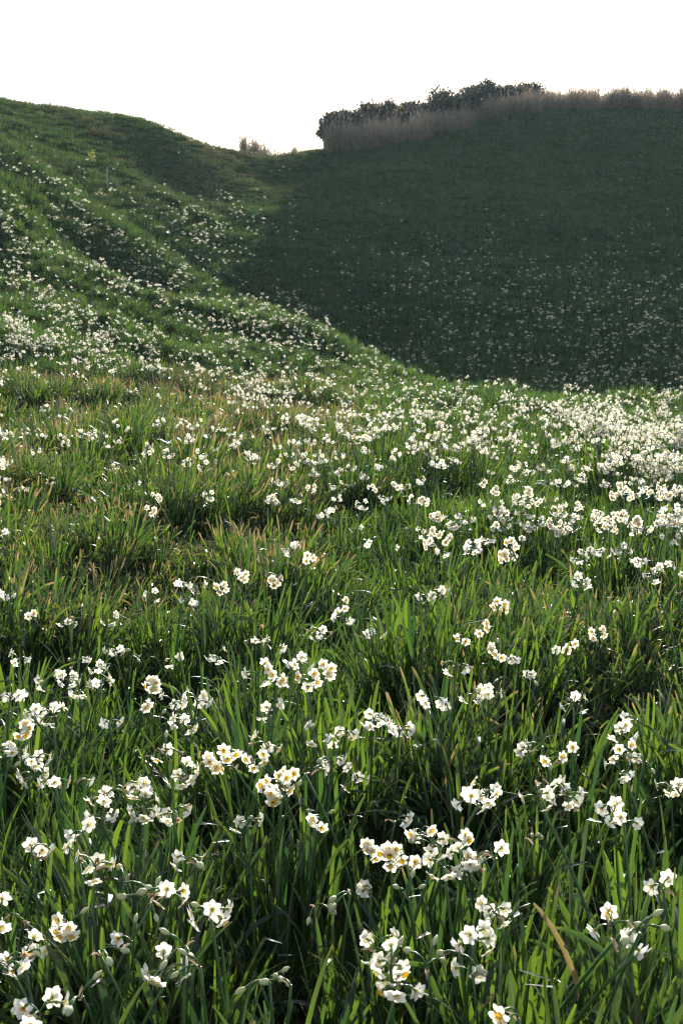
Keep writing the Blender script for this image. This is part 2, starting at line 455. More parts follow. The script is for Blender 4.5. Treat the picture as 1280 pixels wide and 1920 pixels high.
# ------------------------------------------------------------------ instancing of uncountable vegetation
def scatter(name, variants, pts, rot, scl, vidx, extra, label, cat=None, kind='stuff'):
    """one object: real geometry spread over the points by geometry nodes"""
    me = bpy.data.meshes.new(name)
    me.from_pydata([tuple(p) for p in pts], [], [])
    for nm, arr, ty in [('rot', rot, 'FLOAT_VECTOR'), ('scl', scl, 'FLOAT_VECTOR'), ('vidx', vidx, 'INT')] + [(k, v, 'FLOAT') for k, v in extra.items()]:
        a = me.attributes.new(nm, ty, 'POINT')
        if ty == 'FLOAT_VECTOR': a.data.foreach_set('vector', np.asarray(arr, np.float32).ravel())
        elif ty == 'INT': a.data.foreach_set('value', np.asarray(arr, np.int32))
        else: a.data.foreach_set('value', np.asarray(arr, np.float32))
    ob = link(name, me)
    ng = bpy.data.node_groups.new(name, 'GeometryNodeTree')
    ng.interface.new_socket('Geometry', in_out='INPUT', socket_type='NodeSocketGeometry')
    ng.interface.new_socket('Geometry', in_out='OUTPUT', socket_type='NodeSocketGeometry')
    N, L = ng.nodes, ng.links
    gi, go = N.new('NodeGroupInput'), N.new('NodeGroupOutput')
    iop = N.new('GeometryNodeInstanceOnPoints')
    jn = N.new('GeometryNodeJoinGeometry')
    for k, vm in enumerate(variants):
        src = bpy.data.objects.new(name + '_source', vm)
        oi = N.new('GeometryNodeObjectInfo'); oi.inputs['Object'].default_value = src
        ti = N.new('GeometryNodeGeometryToInstance')
        L.new(oi.outputs['Geometry'], ti.inputs[0]); L.new(ti.outputs[0], jn.inputs[0])
    L.new(gi.outputs[0], iop.inputs['Points']); L.new(jn.outputs[0], iop.inputs['Instance'])
    iop.inputs['Pick Instance'].default_value = True
    for nm, ty, sock in [('vidx', 'INT', 'Instance Index'), ('rot', 'FLOAT_VECTOR', 'Rotation'), ('scl', 'FLOAT_VECTOR', 'Scale')]:
        na = N.new('GeometryNodeInputNamedAttribute'); na.data_type = ty; na.inputs['Name'].default_value = nm
        L.new(na.outputs['Attribute'], iop.inputs[sock])
    L.new(iop.outputs[0], go.inputs[0])
    md = ob.modifiers.new('scatter', 'NODES'); md.node_group = ng
    tag(ob, label, cat, None, kind)
    return ob
def tilt_euler(lx, ly, yaw):
    """euler for a tuft leaning by (lx, ly) radians and turned by yaw"""
    m_ = np.hypot(lx, ly); m2 = np.maximum(m_, 1e-6)
    ax, ay = -ly / m2, lx / m2                       # axis perpendicular to the lean
    c, s = np.cos(m_), np.sin(m_)
    R = np.zeros((len(lx), 3, 3))
    R[:, 0, 0] = c + ax * ax * (1 - c); R[:, 0, 1] = ax * ay * (1 - c); R[:, 0, 2] = ay * s
    R[:, 1, 0] = ax * ay * (1 - c); R[:, 1, 1] = c + ay * ay * (1 - c); R[:, 1, 2] = -ax * s
    R[:, 2, 0] = -ay * s; R[:, 2, 1] = ax * s; R[:, 2, 2] = c
    Z = np.zeros_like(R); cy, sy = np.cos(yaw), np.sin(yaw)
    Z[:, 0, 0] = cy; Z[:, 0, 1] = -sy; Z[:, 1, 0] = sy; Z[:, 1, 1] = cy; Z[:, 2, 2] = 1
    R = R @ Z
    return np.c_[np.arctan2(R[:, 2, 1], R[:, 2, 2]), -np.arcsin(np.clip(R[:, 2, 0], -1, 1)), np.arctan2(R[:, 1, 0], R[:, 0, 0])]

# ------------------------------------------------------------------ ground sheet
def axis(lo, hi, step, far, grow=1.35):
    c = list(np.arange(lo, hi + 1e-6, step)); d = step
    a, b = c[0], c[-1]
    while b < far:
        d *= grow; b += d; a -= d
        c.append(b); c.insert(0, a)
    return np.array(c)
ax_, ay_ = axis(-32, 32, 0.2, 420), axis(-2, 76, 0.2, 420)
XX, YY = np.meshgrid(ax_, ay_)
ZZ = height(XX, YY)
nx_, ny_ = len(ax_), len(ay_)
ii = (np.arange(ny_ - 1)[:, None] * nx_ + np.arange(nx_ - 1)[None, :]).ravel()
me = bpy.data.meshes.new('ground')
me.from_pydata(np.c_[XX.ravel(), YY.ravel(), ZZ.ravel()].tolist(), [], np.c_[ii, ii + 1, ii + nx_ + 1, ii + nx_].tolist())
me.polygons.foreach_set('use_smooth', [True] * len(me.polygons))
me.materials.append(M_SOIL); me.update()
tag(link('ground', me), 'hilly meadow ground of soil and moss under the flowers', None, None, 'structure')

# ------------------------------------------------------------------ foliage tufts
def tuft_mesh(name, n, rad, Lr, Wr, seg, fold, sd, m, spread=1.0, brown_kink=0.15):
    rnd = random.Random(sd); mb = MB()
    for i in range(n):
        a = rnd.uniform(0, 2 * math.pi); r = rad * math.sqrt(rnd.random())
        az = a + rnd.gauss(0, 0.9)
        L = rnd.uniform(*Lr)
        flop = rnd.random()
        bend = rnd.uniform(0.05, 0.55) if flop < 0.66 else rnd.uniform(0.7, 1.9)
        kink = (rnd.uniform(0.72, 0.9), rnd.uniform(0.6, 1.7)) if rnd.random() < brown_kink else None
        blade(mb, (r * math.cos(a), r * math.sin(a), -0.03), az, L, rnd.uniform(*Wr), rnd.uniform(0.02, 0.30) * spread, bend * spread,
              seg, fold, rnd.random(), rnd.uniform(-1.3, 1.3), rnd.uniform(7, 14), kink)
    return mb.mesh(name, [m])
def clump_mesh(name, n, rad, Lr, Wr, seg, fold, sd, m, lean=0.42, kinks=0.14):
    """one bulb clump: blades stand up in the middle and lean outward round the edge"""
    rnd = random.Random(sd); mb = MB()
    ex, ey = rnd.uniform(0.7, 1.2), rnd.uniform(0.7, 1.2)
    for i in range(n):
        a = rnd.uniform(0, 2 * math.pi); q = math.sqrt(rnd.random())
        az = a + rnd.gauss(0, 0.75)
        L = rnd.uniform(*Lr) * (1.08 - 0.30 * q * q)
        fl = rnd.random()
        bend = rnd.uniform(0.0, 0.40) if fl < 0.52 else (rnd.uniform(0.4, 1.1) if fl < 0.84 else rnd.uniform(1.2, 2.2))
        kink = (rnd.uniform(0.74, 0.92), rnd.uniform(0.6, 1.9)) if rnd.random() < kinks else None
        blade(mb, (rad * ex * q * math.cos(a), rad * ey * q * math.sin(a), -0.04), az, L, rnd.uniform(*Wr), rnd.uniform(0.0, 0.14) + lean * q * rnd.uniform(0.3, 1.1), bend,
              seg, fold, rnd.random(), rnd.uniform(-1.4, 1.4), rnd.uniform(7, 14), kink)
    return mb.mesh(name, [m])
NEAR = [clump_mesh('near_clump', 58, 0.105, (0.22, 0.41), (0.0080, 0.0130), 8, 0.16, 100 + i, M_LEAF) for i in range(12)]
MID = [clump_mesh('mid_clump', 90, 0.19, (0.22, 0.40), (0.0080, 0.0125), 5, 0.0, 200 + i, M_LEAF) for i in range(10)]
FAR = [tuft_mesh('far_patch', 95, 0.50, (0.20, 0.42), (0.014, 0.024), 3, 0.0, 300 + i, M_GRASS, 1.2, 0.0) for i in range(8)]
def jittered(y0, y1, sp, slope=0.37, marg=0.6):
    w = slope * y1 + marg
    X, Y = np.meshgrid(np.arange(-w, w, sp), np.arange(y0, y1, sp))
    x = X.ravel() + RNG.uniform(-0.42, 0.42, X.size) * sp; y = Y.ravel() + RNG.uniform(-0.42, 0.42, X.size) * sp
    k = np.abs(x) < slope * y + marg
    return x[k], y[k]

def trapezoid(n, y0, y1, slope=0.36, marg=0.7):
    y = np.sqrt(RNG.uniform(y0 * y0, y1 * y1, n * 2)) if y0 > 3 else RNG.uniform(y0, y1, n * 2)
    x = RNG.uniform(-1, 1, n * 2) * (slope * y1 + marg)
    k = np.abs(x) < slope * y + marg
    return x[k], y[k]
def brown_of(px, py):
    b = 0.16 + 0.12 * fbm(px / 130, py / 70, 51, 2)
    b = b + 1.35 * sstep(700, 560, px - (900 - py) * 0.2) * sstep(670, 700, py) * (1 - sstep(1060, 1150, py)) * (0.65 + 0.5 * fbm(px / 120, py / 60, 52, 2))
    b = b + 0.60 * sstep(700, 860, px) * sstep(1010, 1080, py) * (1 - sstep(1270, 1390, py)) * (0.8 + 0.4 * fbm(px / 120, py / 60, 53, 2))
    b = b + 0.45 * sstep(330, 480, px) * (1 - sstep(900, 1050, px)) * np.exp(-((py - (742 + (px - 400) * 0.19)) / 45.0) ** 2)
    b = b + 1.2 * (fbm(px / 26, py / 17, 57, 2) > 0.60) * (px < 520) * (py < 640)
    return np.clip(b, 0.03, 1.4)
def dry_of(px, py, x, y):
    d = (1 - 0.7 * sstep(520, 640, px)) * np.clip(0.9 * (fbm(x / 2.4, y / 2.9, 61, 3)), 0, 1) * sstep(43, 58, y)
    dome = np.exp(-(((px - 400) / 130) ** 2 + ((py - 310) / 55) ** 2))
    d = d + dome * np.clip(0.75 + 0.7 * fbm(x / 1.5, y / 1.8, 62, 3), 0, 1)
    d = d + 0.45 * sstep(480, 280, py) * sstep(520, 640, px) * np.clip(0.35 + 0.8 * fbm(x / 1.6, y / 1.3, 63, 3), 0, 1)
    patch = np.exp(-(((px - 300) / 70) ** 2 + ((py - 705) / 22) ** 2))
    d = d + 0.7 * patch * (py < 735)
    return np.clip(d, 0, 0.95)
def place_tufts(name, variants, x, y, base, label):
    z = hz(x, y)
    px, py = project(x, y, z + 0.3)
    lay = fbm(x / 1.6, y / 1.4, 71, 2); lay2 = fbm(x / 1.6, y / 1.4, 75, 2)
    lx = 0.06 + 0.26 * lay + RNG.normal(0, 0.11, len(x)); ly = -0.02 + 0.22 * lay2 + RNG.normal(0, 0.11, len(x))
    md, mdx, mdy = mounds(x, y, 0.85, 401)
    nearw = 1 - sstep(9, 16, y)
    lx = lx + nearw * 0.35 * mdx; ly = ly + nearw * 0.35 * mdy
    hs = base * (1 - nearw * 0.28 * sstep(0.25, 0.6, md)) * (1 + 0.30 * fbm(x / 0.9, y / 0.9, 81, 2)) * RNG.uniform(0.78, 1.18, len(x))
    for hx, hy, r, dp in HOLLOWS:
        hs = hs * (1 - 0.10 * np.exp(-((x - hx) ** 2 + (y - hy) ** 2) / (r * r)))
    # shorter turf high up on the hills
    top = sstep(45, 59, y)
    hs = hs * (1 - 0.45 * top) * (1 - 0.35 * sstep(36, 40, y) * sstep(520, 640, px))
    hs = hs * (1 - 0.30 * sstep(20, 28, y) * (1 - sstep(560, 700, px)))
    ro = tilt_euler(lx, ly, RNG.uniform(0, 2 * math.pi, len(x)))
    wd = np.minimum(hs, np.where(y < 7, 1.0, 9.0)) * (1 + 0.6 * top) * (1 + 0.3 * sstep(36, 40, y) * sstep(520, 640, px))
    sc = np.c_[wd, wd, hs * RNG.uniform(0.9, 1.1, len(x))]
    ex = {'brown': brown_of(px, py) * RNG.uniform(0.5, 1.3, len(x)), 'dry': dry_of(px, py, x, y) * RNG.uniform(0.6, 1.1, len(x))}
    return scatter(name, variants, np.c_[x, y, z], ro, sc, RNG.integers(0, len(variants), len(x)), ex, label)

x, y = jittered(0.7, 8.2, 0.186); k = RNG.random(len(x)) < np.clip(1.0 + 0.8 * fbm(x / 0.55, y / 0.55, 91, 2), 0.62, 1)
place_tufts('narcissus_leaves', NEAR, x[k], y[k], 0.97, 'dense green strap leaves of narcissus filling the near meadow')
x, y = jittered(8.0, 36.0, 0.33); k = RNG.random(len(x)) < np.clip(0.95 + 0.7 * fbm(x / 1.0, y / 1.0, 93, 2) + 0.4 * sstep(13, 20, y), 0.72, 1)
place_tufts('narcissus_leaves', MID, x[k], y[k], 1.0, 'green and yellow-tipped narcissus leaves covering the middle of the meadow')
x, y = jittered(35.5, 71.0, 0.42, 0.38, 2.0); k = (y < crest_y(x) + 2.0) & (RNG.random(len(x)) < np.clip(1.0 + 0.6 * fbm(x / 2.2, y / 2.2, 95, 2), 0.85, 1))
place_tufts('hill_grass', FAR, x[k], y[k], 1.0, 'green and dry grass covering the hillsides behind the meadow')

# ------------------------------------------------------------------ narcissus flowers
def petal_geo(L=0.0145, W=0.0115, rows=5, cup=0.10, rn=0):
    """petal along +X from the centre, face +Z"""
    vs, fs = [], []
    prof = [0.32, 0.78, 1.0, 0.82, 0.10] if rows == 5 else [0.35, 1.0, 0.08]
    for i in range(rows):
        t = i / (rows - 1); w = W * 0.5 * prof[i]
        zc = cup * L * math.sin(t * 2.6) - 0.10 * L * t * t
        for k in (-1, 0, 1):
            vs.append((0.0025 + L * t, w * k, zc + (0.12 * w if k else 0.0)))
        if i:
            b = (i - 1) * 3
            fs += [(b, b + 3, b + 4, b + 1), (b + 1, b + 4, b + 5, b + 2)]
    return vs, fs
def cup_geo(r0=0.0032, r1=0.0062, h=0.0054, sides=10):
    vs, fs = [], []
    for j, (r, z) in enumerate(((r0, 0.0), (r0 * 1.35, h * 0.35), (r1 * 0.94, h * 0.85), (r1, h))):
        for k in range(sides):
            q = 2 * math.pi * k / sides
            rr = r * (1 + (0.05 * (-1) ** k if j in (2, 3) else 0))
            vs.append((rr * math.cos(q), rr * math.sin(q), z))
        if j:
            for k in range(sides):
                k2 = (k + 1) % sides
                fs.append(((j - 1) * sides + k, (j - 1) * sides + k2, j * sides + k2, j * sides + k))
    fs.append(tuple(range(sides)))
    return vs, fs
def frame_from_z(d, spin=0.0):
    """rotation taking +Z onto d"""
    return Vector(d).to_track_quat('Z', 'Y').to_matrix() @ Matrix.Rotation(spin, 3, 'Z')

# pedicel variants: rise angle, length, final droop below horizontal, outward direction is +X
PED = [(1.05, 0.023, 0.35), (0.75, 0.020, 0.55), (1.30, 0.031, 0.10), (0.45, 0.017, 0.75), (1.0, 0.028, 0.80), (0.2, 0.016, 0.30), (1.4, 0.026, -0.35)]
def ped_path(rise, L, droop, n=6):
    """stalk that rises, arches and ends pointing DROOP below the horizontal"""
    p = Vector((0, 0, 0)); pts = [p.copy()]; e = 0
    for i in range(n):
        t = (i + 0.5) / n
        e = rise + (-droop - rise) * t ** 1.5
        p = p + Vector((math.cos(e), 0, math.sin(e))) * (L / n); pts.append(p.copy())
    return pts, Vector((math.cos(-droop), 0, math.sin(-droop)))
def stalk_into(mb, pd, lod, mi_g=0, mi_t=1):
    pts, d = ped_path(*pd, n=6 if not lod else 3)
    tube(mb, pts, 0.0013 if not lod else 0.0016, 5 if not lod else 3, mi_g, False)
    e = pts[-1]
    tube(mb, [e - d * 0.002, e + d * 0.003, e + d * 0.006, e + d * 0.012], [0.0016, 0.0030, 0.0017, 0.0024] if not lod else [0.002, 0.003, 0.002, 0.003], 6 if not lod else 4, mi_t, False)
    return e + d * 0.012, d
# near flower: stalk mesh + six petals + cup, each its own object
STALK, STALK_END, STALK_LOW = [], [], []
for pd in PED:
    mb = MB(); e, d = stalk_into(mb, pd, 0)
    STALK.append(mb.mesh('flower_stalk', [M_STEM, M_TUBE])); STALK_END.append((e, d))
PETALS = []
for k, (L, W, c) in enumerate([(0.0140, 0.0120, 0.10), (0.0135, 0.0108, 0.02), (0.0145, 0.0122, 0.18), (0.0128, 0.0115, -0.06)]):
    mb = MB(); mb.add(*petal_geo(L, W, 5, c)); PETALS.append(mb.mesh('petal', [M_PETAL]))
mb = MB(); mb.add(*cup_geo()); CUP = mb.mesh('cup', [M_CUP])
mb = MB(); mb.add(*cup_geo(0.003, 0.0052, 0.0042)); PALE = mb.mesh('cup', [M_PALECUP])
def full_flower(mb, pd, rnd, lod):
    """whole flower in one mesh: stem green 0, tube 1, petals 2 (cup separate or 3)"""
    e, d = stalk_into(mb, pd, lod)
    R = frame_from_z(d, rnd.uniform(0, 1))
    for k in range(6):
        vs, fs = petal_geo(0.0138, 0.0118, 3 if lod else 5, rnd.uniform(-0.05, 0.18))
        A = R @ Matrix.Rotation(k * math.pi / 3, 3, 'Z') @ Matrix.Rotation(rnd.uniform(-0.45, 0.15), 3, 'Y')
        mb.add([A @ Vector(v) + e + d * (0.0007 * (k % 2)) for v in vs], fs, mi=2)
    return e, d, R
MIDFLOWER = []
for i, pd in enumerate(PED):
    mb = MB(); e, d, R = full_flower(mb, pd, random.Random(40 + i), 0)
    MIDFLOWER.append((mb.mesh('flower', [M_STEM, M_TUBE, M_PETAL]), Matrix.Translation(e) @ R.to_4x4()))
M_WILT = simple_leafy('wilted_petal', (0.45, 0.34, 0.20), (0.50, 0.36, 0.20), 0.5, 0.5, 0.2)
WILTED = []
for i, pd in enumerate(PED):
    rnd = random.Random(60 + i); mb = MB(); e, d = stalk_into(mb, pd, 0); R = frame_from_z(d)
    for k in range(6):
        vs, fs = petal_geo(0.012, 0.006, 5, 0.3)
        A = R @ Matrix.Rotation(k * math.pi / 3, 3, 'Z') @ Matrix.Rotation(-rnd.uniform(0.8, 1.3), 3, 'Y')
        mb.add([A @ Vector(v) + e for v in vs], fs, mi=2)
    WILTED.append(mb.mesh('flower', [M_STEM, M_TUBE, M_WILT]))
# buds
BUDS = []
for pd, s in (((0.9, 0.026, 0.2), 1.0), ((0.5, 0.024, 0.5), 0.8), ((1.25, 0.018, -0.6), 0.7), ((0.3, 0.02, 0.5), 0.9)):
    mb = MB(); pts, d = ped_path(*pd)
    tube(mb, pts, 0.0014, 5, 0, False)
    e = pts[-1]
    tube(mb, [e - d * 0.001, e + d * 0.004, e + d * 0.008, e + d * 0.012], [0.0015, 0.0028, 0.0018, 0.0020], 6, 0, False)
    tube(mb, [e + d * (0.012 + 0.0035 * j) for j in range(6)], [0.0022 * s, 0.0044 * s, 0.0058 * s, 0.0055 * s, 0.0036 * s, 0.0006], 7, 1, True)
    BUDS.append(mb.mesh('bud', [M_STEM, M_BUD]))
# papery sheath at the top of the stem
SPATHE = []
for i in range(3):
    mb = MB(); blade(mb, (0, 0, -0.004), 0.0, 0.026 + 0.004 * i, 0.0075, 0.5 + 0.3 * i, 1.2 + 0.4 * i, 5, 0.5, 0, 0.4, 2.0)
    SPATHE.append(mb.mesh('sheath', [M_SPATHE]))
# stems: unit variants, top at (ex, ey, 1)*H
STEMS = []
for i, (bx, by) in enumerate([(0.03, 0.02), (-0.05, 0.03), (0.10, -0.02), (-0.12, -0.06), (0.0, 0.10), (0.18, 0.05)]):
    H = 0.42; pts = []
    for j in range(9):
        t = j / 8
        pts.append((bx * t ** 1.8 * H * 2, by * t ** 1.8 * H * 2, H * t * (1 - 0.03 * t) - 0.02))
    mb = MB(); tube(mb, pts, [0.0034 - 0.0008 * j / 8 for j in range(9)], 6, 0, True)
    STEMS.append((mb.mesh('stem', [M_STEM]), Vector(pts[-1])))
LEAVES = []
for i in range(10):
    rnd = random.Random(900 + i); mb = MB()
    blade(mb, (0.006, 0, -0.03), 0.0, rnd.uniform(0.32, 0.44), rnd.uniform(0.008, 0.0115), rnd.uniform(0.03, 0.25), rnd.uniform(0.1, 1.2), 8, 0.16, rnd.random(), rnd.uniform(-0.9, 0.9), 10,
          (0.82, 1.1) if i in (3, 8) else None)
    LEAVES.append(mb.mesh('leaf', [M_LEAF], 0.0 if i % 3 else 0.5))

# head positions read from the photograph (pixel of the flower head, number of blooms, cups turned to the viewer, buds)
# size: s = 2, m = 3-4, b = 5-7 ; y = yellow cups facing ; u = buds only
HEADS = '''
10,1118,m 60,1160,sy 128,1168,m 208,1165,m 288,1122,m 355,1128,m 343,1098,m 418,1105,by 452,1082,my 517,1093,by 640,1135,sy 36,1240,m 150,1240,m 215,1222,m 245,1230,s
325,1243,m 405,1232,m 480,1195,m 515,1215,m 600,1190,b 563,1243,m 520,1270,my 485,1268,m 580,1277,my 615,1258,my 185,1252,b 190,1285,b 130,1275,b 90,1280,m 150,1297,m
290,1285,by 268,1318,sy 20,1312,m 75,1340,b 45,1370,by 100,1348,m 205,1355,s 325,1320,m 370,1318,b 345,1360,b 505,1338,m 20,1407,b 70,1422,b 65,1460,b 103,1470,m 143,1465,s
310,1412,m 428,1410,my 393,1432,my 440,1447,sy 500,1402,b 478,1428,my 525,1472,my 548,1462,by 512,1490,my 590,1385,m 625,1424,b 230,1475,s 200,1495,m 260,1482,m 340,1460,b
270,1520,b 325,1525,b 195,1540,s 155,1560,m 465,1547,m 583,1450,s 603,1538,my 640,1165,m 700,1188,m 800,1120,m 820,1118,m 937,1138,by 928,1185,sy 900,1180,sy 868,1195,sy
934,1225,my 952,1240,s 1118,1190,my 1060,1213,my 1040,1222,s 855,1250,m 985,1268,s 885,1302,m 915,1312,b 1075,1325,m 805,1315,m 840,1330,s 700,1350,b 750,1372,b 650,1375,m
990,1408,s 1015,1402,s 1035,1432,sy 1075,1412,sy 1190,1350,s 1165,1372,m 1165,1408,sy 1205,1428,s 1162,1448,m 665,1465,m 910,1492,b 880,1505,m 1030,1472,s 1008,1500,m 1062,1497,b
1150,1525,s 1170,1545,m 1270,1477,m 742,1540,s 60,1595,s 72,1612,s 150,1615,m 178,1627,m 235,1655,u 350,1613,m 320,1677,b 280,1692,u 5,1725,m 130,1737,by 395,1717,b
247,1765,s 15,1810,m 48,1800,b 310,1822,b 375,1812,u 190,1785,u 75,1902,m 505,1842,u 545,1847,u 150,1872,u 345,1777,u 697,1595,by 735,1605,by 768,1627,sy 790,1560,my
812,1588,m 830,1627,m 872,1622,b 897,1608,my 927,1608,s 860,1578,sy 695,1672,s 765,1682,u 655,1677,u 925,1712,m 890,1765,b 705,1782,m 732,1815,b 748,1850,m 885,1830,s
800,1812,u 1145,1737,s 1157,1780,s 1192,1747,u 1240,1665,s 970,1907,sy 862,1790,u 1090,1092,m 1243,1073,b 1225,1082,m 370,1100,m 1255,1478,m 590,1700,u 1000,1580,u
'''
heads = []
for tok in HEADS.split():
    a, b, c = tok.split(',')
    heads.append((float(a), float(b), c))
# flower heads counted in 80 x 50 pixel cells of the photograph, from row 250 downward
TABLE = [
 (250, '2 1 0 0 1 2 0 0 0 0 0 0 0 0 0 0'), (300, '8 5 1 0 0 1 1 0 0 0 0 0 0 0 0 0'), (350, '8 10 5 3 8 12 3 0 1 1 1 1 0 0 1 1'),
 (400, '4 7 12 10 14 12 4 1 1 2 2 2 2 1 3 2'), (450, '9 6 6 10 10 6 1 1 4 6 8 8 5 4 6 5'), (500, '14 13 13 13 8 3 1 3 7 11 15 15 14 13 15 13'),
 (550, '15 15 12 6 6 8 15 8 8 11 13 15 17 19 20 17'), (600, '24 24 17 8 6 13 17 24 9 9 11 14 15 19 22 24'), (650, '28 30 30 30 15 13 17 24 24 15 13 15 16 18 21 24'),
 (700, '1 2 2 10 20 24 26 28 26 22 16 15 16 20 24 28'), (750, '2 3 3 3 3 3 5 10 16 20 24 24 24 24 26 30'), (800, '3 4 3 3 4 4 3 4 6 8 10 11 10 18 26 30'),
 (850, '3 1 1 2 3 3 5 4 4 5 6 5 5 9 16 24'), (900, '1 0 1 2 2 2 3 3 4 4 3 2 2 5 7 9'), (950, '1 0 0 1 0 1 0 3 3 3 6 5 7 5 7 6'), (1000, '1 0 0 0 0 0 1 2 1 1 3 4 3 3 3 2')]
cells = []
for y0, row in TABLE:
    for c, nn in enumerate(row.split()):
        for _ in range(int(int(nn) * (1.75 if y0 < 850 else 1.15) * (1.7 if c > 11 and 740 < y0 < 960 else 1) * (0.6 if c < 6 and 740 < y0 < 870 else 1) * (2.7 if c < 7 and y0 < 640 else 1) * (0.85 if c > 6 and y0 < 690 else 1) * (1.45 if 690 < y0 < 860 else 1.2 if y0 > 690 else 1) + 0.5)):
            cells.append((RNG.uniform(c * 80, c * 80 + 80), RNG.uniform(y0, y0 + 50)))
cells = np.array(cells)
# gather them a little into loose drifts, as in the field
cells[:, 0] += 14 * fbm(cells[:, 0] / 30, cells[:, 1] / 22, 131, 1); cells[:, 1] += 9 * fbm(cells[:, 0] / 30, cells[:, 1] / 22, 137, 1)
kx, ky = cells[:, 0], cells[:, 1]
cells = cells[~((kx < 420) & (ky > 668 + 0.1 * kx) & (ky < 770) & (RNG.random(len(kx)) < 0.75))]
kx, ky = cells[:, 0], cells[:, 1]
drift = fbm(kx / 95.0, ky / 34.0, 161, 2)
cells = cells[~((ky > 690) & (drift < -0.05) & (RNG.random(len(kx)) < 0.5))]
kx, ky = cells[:, 0], cells[:, 1]
# on the left slope the flowers follow the steps running down to the right
band = fbm((kx * 0.55 - ky * 0.95) / 34.0, (kx * 0.8 + ky * 0.5) / 210.0, 151, 2)
cells = cells[~((kx < 620 - 0.2 * ky) & (ky < 640) & (band < -0.12) & (RNG.random(len(kx)) < 0.85))]
extra_px = np.c_[RNG.uniform(-220, 0, 260), RNG.uniform(520, 1000, 260)]
extra_px2 = np.c_[RNG.uniform(1280, 1480, 320), RNG.uniform(560, 1050, 320)]

def terr(x, y): return float(hz(np.array([x]), np.array([y]))[0])
rows_up = ['at bottom edge', 'just above bottom edge', 'about a ninth up', 'a sixth up', 'a fifth up', 'a quarter up', 'three tenths up', 'a third up',
           'two fifths up', 'nearly halfway up', 'halfway up', 'just past halfway up']
cols_ac = ['at far left', 'left of middle', 'in middle', 'right of middle', 'at far right']
nums = ['no', 'one', 'two', 'three', 'four', 'five', 'six', 'seven', 'eight']
ords = ['first', 'second', 'third', 'fourth', 'fifth', 'sixth', 'seventh', 'eighth', 'ninth', 'tenth', 'eleventh', 'twelfth', 'thirteenth', 'fourteenth', 'fifteenth', 'sixteenth', 'seventeenth']
# the 300 that show largest: all read one by one, then the lowest in the picture from the table
order = np.argsort(-cells[:, 1])
n_more = 300 - len(heads)
indiv = [(p, q, c, True) for p, q, c in heads] + [(cells[i, 0], cells[i, 1], random.choice(['m', 'm', 'b', 'my', 's', 'by']), False) for i in order[:n_more]]
rest = cells[order[n_more:]]
# order within each patch of the picture, for the labels
patch = {}
for i, (p, q, c, nr) in enumerate(indiv):
    if not nr: continue
    r_ = min(11, int((1920 - q) // 90)); c_ = min(4, max(0, int(p // 256)))
    patch.setdefault((r_, c_), []).append((p, i))
place_words = {}
for (r_, c_), mem in patch.items():
    mem.sort()
    for k, (p, i) in enumerate(mem):
        o_ = '' if len(mem) == 1 else (('leftmost ' if k == 0 else ('rightmost ' if k == len(mem) - 1 else ords[k] + ' from left ')))
        place_words[i] = o_ + cols_ac[c_] + ', ' + rows_up[r_]
def in_words(v):
    v = int(round(v)); ones = 'zero one two three four five six seven eight nine ten eleven twelve thirteen fourteen fifteen sixteen seventeen eighteen nineteen'.split()
    tens = '0 0 twenty thirty forty fifty sixty seventy eighty ninety hundred'.split()
    return ones[max(0, v)] if v < 20 else tens[v // 10] + ('-' + ones[v % 10] if v % 10 else '')
used_words = set()
for i, (p, q, c, nr) in enumerate(indiv):
    if nr: continue
    a_, b_ = p / 12.8, (1920 - q) / 19.2
    for pre, post in (('', ''), ('just over ', ''), ('', 'just over '), ('barely ', ''), ('', 'barely '), ('nearly ', ''), ('', 'nearly '), ('about ', ''), ('', 'about ')):
        w_ = f'{pre}{in_words(a_)} percent across, {post}{in_words(b_)} percent up'
        if w_ not in used_words: break
    used_words.add(w_); place_words[i] = w_
pxs = np.array([h[0] for h in indiv]); pys = np.array([h[1] for h in indiv])
ups = RNG.uniform(0.355, 0.43, len(indiv))
hx, hy, hzv, ok = hit(pxs, pys, ups)
